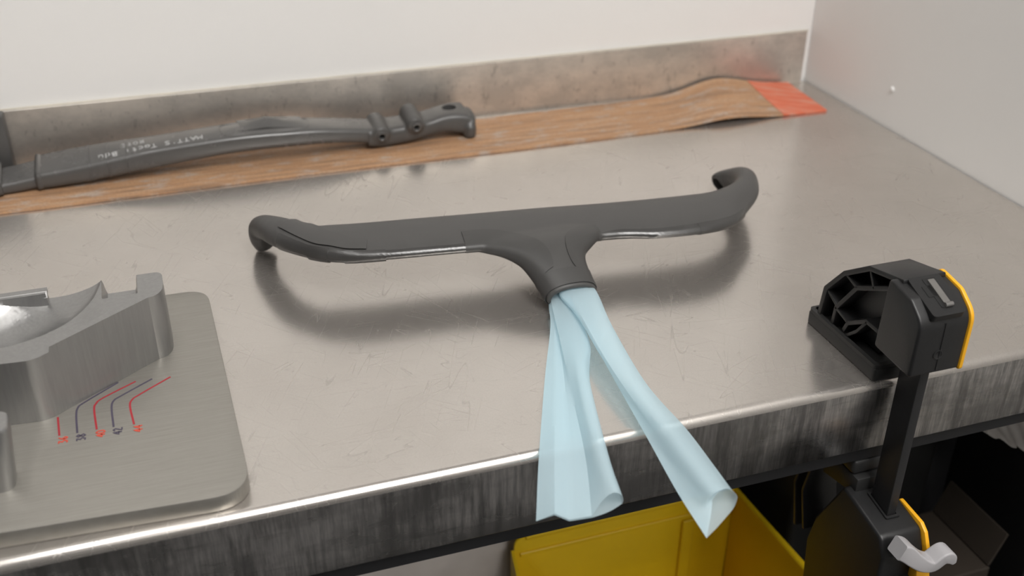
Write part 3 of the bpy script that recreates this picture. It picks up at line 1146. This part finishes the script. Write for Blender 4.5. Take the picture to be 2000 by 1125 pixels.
film('film_bladder', railsR, 'pale blue film tube, right of the two, ending in an open rolled mouth', foldsR, (300, 690, 10), (289, 703, 18.5))

# ------------------------------------------------------------------ bar clamp
cl = thing('bar_clamp', 'black and yellow bar clamp gripping the front edge of the bench at the right', 'clamp', (478, 540, -180))
PX0, PX1 = 459, 497
# rubber pad on the bench with a raised rim
ppad = round_poly([(PX0, 527.5), (PX1, 527.5), (PX1, 617.5), (PX0, 617.5)], 4, 4)
link('jaw_pad', prism(ppad, 'z', 0.2, 10.5, 1.0, 2), MT['rubber'], cl, ang=40)
ri = round_poly([(PX0 + 3.2, 531), (PX1 - 3.2, 531), (PX1 - 3.2, 614), (PX0 + 3.2, 614)], 3, 4)
ro = round_poly([(PX0 + 0.4, 528), (PX1 - 0.4, 528), (PX1 - 0.4, 617), (PX0 + 0.4, 617)], 4, 4)
sec = [[(x, y, z) for x, y in pl] for pl, z in ((ro, 10.3), (ro, 13.6), (ri, 14.4), (ri, 10.3))]
link('pad_rim', loft(sec, caps=False), MT['rubber'], cl, ang=30)


def flange(path, th, x0, x1, bev=0.8):
    """bent plate seen edge-on in y,z and as wide as x0..x1"""
    P = [Vector(p) for p in path]
    a, b = [], []
    for i, p in enumerate(P):
        d1 = (P[i] - P[i - 1]).normalized() if i > 0 else (P[1] - P[0]).normalized()
        d2 = (P[i + 1] - P[i]).normalized() if i < len(P) - 1 else d1
        t = (d1 + d2).normalized()
        nn = Vector((-t.y, t.x)) * (th / 2) / max(0.5, t.dot(d1))
        a.append(tuple(p + nn))
        b.append(tuple(p - nn))
    return prism(a + b[::-1], 'x', x0, x1, bev, 2)


JX0, JX1, JW = 460.5, 495.5, 477
jaw = link('upper_jaw', join(
    prism([(610, 10.8), (604.5, 37), (585, 61), (558, 79), (524, 86), (524, 28), (540, 20), (545, 10.8)], 'x', JW - 2.5, JW + 2.5, 0.4, 1)), MT['blackp'], cl, ang=35)
link('flange', flange([(606, 10.6), (603, 38), (584, 61), (557, 79.5), (520, 88)], 4.2, JX0, JX1, 0.9), MT['blackp'], jaw)
for path, th in (([(589.5, 10.6), (588, 29), (568, 57), (536, 74), (524, 74)], 3.6), ([(575, 16), (571, 25), (551, 38), (524, 38)], 3.4), ([(574, 11), (560, 24), (550, 38)], 2.6),
                 ([(603, 38), (588, 31)], 2.4), ([(584, 61), (568, 57)], 2.4), ([(589, 29), (571, 25)], 2.4), ([(558, 79), (550, 66)], 2.4)):
    link('rib', flange(path, th, JX0 + 1.2, JX1 - 1.2, 0.5), MT['blackp'], jaw)
# head in front of the bench edge
HX0, HX1 = 455.5, 496.5
hpoly = round_poly([(531, 31), (489.5, 29), (489.5, 73), (505, 84.5), (529, 88.5)], [3, 3, 16, 9, 5], 7)
head = link('head', prism(hpoly, 'x', HX0, HX1, 3.2, 4), MT['blackp'], cl, ang=35)
hp2 = round_poly([(532, 30), (488.5, 28), (488.5, 74), (505, 85.5), (530, 89.5)], [3, 3, 16, 9, 5], 7)
link('trim', prism(hp2, 'x', HX1 - 0.3, HX1 + 2.7, 0.8, 2), MT['yellow'], head, label='yellow trim on the side of the head')
# raised window with the steel clip on the sloping front of the head
sd = Vector((0, 505 - 489.5, 84.5 - 73)).normalized()          # up the slope
sn = Vector((0, -sd.z, sd.y))
wc = Vector((476.5, 504.5, 83.0))
sd2 = Vector((0, 1, 0.36)).normalized()
sn2 = Vector((0, -0.36, 1)).normalized()


def slab(c, hx, hd, h0, h1, rad):
    pts = round_poly([(-hx, -hd), (hx, -hd), (hx, hd), (-hx, hd)], rad, 5)
    return loft([[Vector(c) + Vector((1, 0, 0)) * a + sd2 * b + sn2 * h for a, b in pts] for h in (h0, h1)])


link('clip_frame', slab(wc, 13, 17.5, -4.0, 1.2, 3), MT['blackp'], head, ang=30)
link('clip_slot_shade', join(slab(wc + Vector((2.2, 0, 0)) + sd2 * 2, 5.2, 13, 0.5, 1.5, 0.8), slab(wc + Vector((-3.6, 0, 0)) + sd2 * 4, 3.4, 5, 0.5, 1.5, 0.8)), MT['hole'], head, ang=30)  # raised near-black slabs paint the darkness of the slot opening
link('steel_clip', join(slab(wc + Vector((2.6, 0, 0)) + sd2 * 1.5, 2.6, 11.5, 1.2, 2.6, 0.8), lathe(wc + Vector((2.6, 0, 0)) - sd2 * 10 + sn2 * 2.4 - Vector((3, 0, 0)), (1, 0, 0), [(0, 1.8), (6, 1.8)], 12)), MT['clip'], head, ang=40)
link('mould_seam', tube([(476.5, 489.2, 32), (476.5, 489.2, 60), (476.5, 489.4, 70)], 0.35, 6), MT['blackp'], head)
link('mould_seam', lathe((475.5, 489.6, 45), (0, -1, 0), [(0, 4), (0.5, 4), (0.7, 3.2), (0.3, 2.6), (0.2, 0.1)], 20), MT['blackp'], head)
# the bar
link('bar', prism(round_poly([(474.2, 499.5), (482.2, 499.5), (482.2, 520.6), (474.2, 520.6)], 0.8, 3), 'z', -330, 40), MT['bar'], cl, ang=30)
# sliding lower body
LX0, LX1 = 458.2, 495.0
lpoly = round_poly([(567, -186), (561, -157), (534.5, -103.5), (484, -112.5), (476.5, -128), (478, -260), (560, -260)], [4, 10, 4, 7, 5, 4, 4], 6)
lb = link('lower_body', prism(lpoly, 'x', LX0, LX1, 2.6, 3), MT['blackp'], cl, ang=35)
co = round_poly([(472, 496.8), (484.4, 496.8), (484.4, 523.2), (472, 523.2)], 1.5, 3)
ci = round_poly([(473.6, 498.9), (482.8, 498.9), (482.8, 521.2), (473.6, 521.2)], 1.0, 3)
tz = lambda y: -103.5 - (534.5 - y) * 0.178
sec = [[(x, y, tz(y) + h) for x, y in pl] for pl, h in ((co, -2), (co, 1.6), (ci, 1.6), (ci, -2))]
link('bar_collar', loft(sec, caps=False), MT['blackp'], lb, ang=30)
tr1 = round_poly([(514, -107.5), (486, -109.5), (479.5, -114), (473, -126), (473.5, -138), (480, -140), (484, -128), (490, -118), (512, -118)], 2.5, 4)
tr2 = round_poly([(470.5, -136), (466.5, -150), (470, -225), (482, -225), (479, -150), (483, -140)], 2.5, 4)
link('yellow_side', join(prism(tr1, 'x', LX1 - 0.2, LX1 + 3.2, 0.9, 2), prism(tr2, 'x', LX1 - 9, LX1 + 3.2, 1.2, 2)), MT['yellow'], cl, ang=35, label='yellow trim on the lower body')
link('trigger', prism(round_poly([(480, -150), (470, -152), (466, -175), (470, -230), (482, -230)], 3, 4), 'x', 464, 486, 2, 2), MT['blackp'], lb, ang=35)
# grey release lever
LV = cr([(461, 468, -109, 9), (466, 467, -111.5, 9.5), (473, 465, -118, 8.5), (481, 463.5, -124, 7.5), (489, 462.5, -126, 6.5), (495, 462, -121.5, 6.5), (499, 461.5, -119.5, 7), (503, 461.5, -122, 6), (505.5, 461.5, -126, 3)], 4)
lsec = []
for i, q in enumerate(LV):
    p = Vector(q[:3])
    t = Vector(LV[min(i + 1, len(LV) - 1)][:3]) - Vector(LV[max(i - 1, 0)][:3])
    t.normalize()
    up = Vector((-t.z, 0, t.x))
    pr_ = round_poly([(-7, -q[3] * 0.75), (7, -q[3] * 0.75), (7, q[3] * 0.75), (-7, q[3] * 0.75)], 1.6, 3)
    lsec.append([p + Vector((0, 1, 0)) * a + up * b for a, b in pr_])
link('release_lever', loft(lsec), MT['lever'], cl, ang=35, label='grey release lever')
# lower pad pushing up under the rail
link('lower_pad', join(box(462, 493, 532, 566, -92, -78.5, 3.5, 3), prism([(527, -108), (527, -93), (570, -93), (570, -118)], 'x', 464, 491, 1.5, 2)), MT['rubber'], cl, ang=35)
for path in ([(566, -96), (590, -110), (598, -150), (588, -190)], [(566, -108), (580, -118), (586, -150), (576, -184)], [(566, -97), (580, -118)]):
    link('rib', flange(path, 3, LX0 + 2, LX1 - 2, 0.6), MT['blackp'], lb)

# ------------------------------------------------------------------ under the bench
bn = thing('storage_bin', 'yellow plastic storage bin with an open top, on the shelf under the bench', 'bin', (385, 690, -704))
bz0, bz1 = -703.5, -300
B0 = [(262, 612), (520, 612), (509, 760), (262, 760)]          # plan at the rim: front-left, front-right, back-right, back-left
def inset(p, d, k=0):
    cx, cy = 385, 690
    return (p[0] - math.copysign(d, p[0] - cx), p[1] - math.copysign(d, p[1] - cy))
def bsec(d, z, rad=9):
    pts = round_poly([inset(p, d) for p in B0], rad, 5)
    return [(x, y, z) for x, y in pts]
wallv = loft([bsec(20, bz0), bsec(0, bz1), bsec(2.6, bz1), bsec(22.5, bz0 + 4)], caps=True)
# front wall is cut low so that the inside shows: keep rear and side walls, slope the sides
def binwall(p, q, zb, za0, za1, t=3.0, n=6):
    p, q = Vector(p), Vector(q)
    return p, q
def panel(a, b, za, zb, lowz, th):
    """upright panel from plan point a to b with top heights za, zb"""
    a, b = Vector(a), Vector(b)
    d = (b - a).normalized()
    nn = Vector((-d.y, d.x)) * th
    pts = []
    for s in (Vector((0, 0)), nn):
        pts.append([(a.x + s.x, a.y + s.y, lowz), (b.x + s.x, b.y + s.y, lowz), (b.x + s.x, b.y + s.y, zb), (a.x + s.x, a.y + s.y, za)])
    return loft(pts)
link('back_panel', prism(round_poly([(266, bz0), (505, bz0), (510, bz1), (262, bz1)], [2, 2, 2, 12], 6), 'y', 757, 760.5, 0.8, 2), MT['bin'], bn)
link('right_panel', panel((509, 757), (520, 604), bz1, bz1, bz0, 3.2), MT['bin'], bn)
link('left_panel', panel((250, 640), (262, 757), bz1 - 60, bz1 - 14, bz0, 3.2), MT['bin'], bn)
link('front_panel', panel((253, 604), (520, 604), bz1 - 180, bz1 - 180, bz0, 3.2), MT['bin'], bn)
link('floor_panel', box(256, 515, 606, 757, bz0, bz0 + 3), MT['bin'], bn)
link('rim', join(tube([(274, 757.5, bz1), (507, 757.5, bz1)], 3.4, 10), tube([(509, 756, bz1), (517, 620, bz1)], 3.0, 10)), MT['bin'], bn)
link('rib', box(268, 506, 754.5, 757, bz1 - 24, bz1 - 19, 0.8, 1), MT['bin'], bn)
link('rib', box(449, 462, 752.5, 757, bz0 + 4, bz1 - 26, 1.0, 1), MT['bin'], bn)

cr1 = thing('filler_crate', 'added crate whose pale lid stands in for a pale wall patch left of the yellow bin', 'crate', (110, 900, -704))  # added object: pale lid imitates the lighter wall, dark body the shade below
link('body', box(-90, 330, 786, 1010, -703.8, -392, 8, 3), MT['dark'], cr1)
link('lid', box(-96, 336, 780, 1016, -392, -318, 5, 3), MT['paleg'], cr1, label='pale lid standing in for the light wall patch')
cr2 = thing('dark_filler_case', 'added black case that darkens the space under the bench behind the clamp', 'case', (650, 860, -704))  # added filler that makes the space behind the clamp dark
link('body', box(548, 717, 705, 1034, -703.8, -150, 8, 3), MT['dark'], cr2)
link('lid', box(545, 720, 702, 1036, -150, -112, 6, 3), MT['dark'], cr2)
link('latch', box(625, 655, 697, 703, -172, -135, 2, 2), MT['blackp'], cr2)
cr3 = thing('filler_box', 'added cardboard box coloured near black for the darkness under the bench, at the right', 'box', (660, 640, -900))  # added filler, its shade painted into a near-black colour
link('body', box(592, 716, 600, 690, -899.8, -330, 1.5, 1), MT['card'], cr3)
link('flap', prism([(591, -329), (580, -285), (582.5, -284), (594, -328)], 'y', 602, 688), MT['card'], cr3)
link('flap', prism([(716, -329), (729, -292), (726.5, -291), (713, -328)], 'y', 602, 688), MT['card'], cr3)
# crumpled wrap hanging under the right end of the bench
gv = []
rnd = random.Random(9)
for i in range(15):
    row = []
    for j in range(13):
        u, v = i / 14, j / 12
        a = (u - 0.5)
        x = 652 + 85 * u
        z = -92 - 90 * v * (0.6 + 0.6 * u)
        y = 610 + 26 * math.sin(3.1 * v) + rnd.uniform(-7, 7)
        row.append((x + rnd.uniform(-3, 3), y, z + rnd.uniform(-3, 3)))
    gv.append(row)
def bagmod(o):
    m = o.modifiers.new('solidify', 'SOLIDIFY')
    m.thickness = 0.0015
    s = o.modifiers.new('subsurf', 'SUBSURF')
    s.levels = s.render_levels = 1
    bake(o)
bag = link('crumpled_wrap', loft(gv, caps=False, closed=False), MT['bag'], None, ang=70, mods=bagmod)
bag['label'] = 'crumpled grey plastic wrap hanging under the right end of the bench'
bag['category'] = 'plastic wrap'
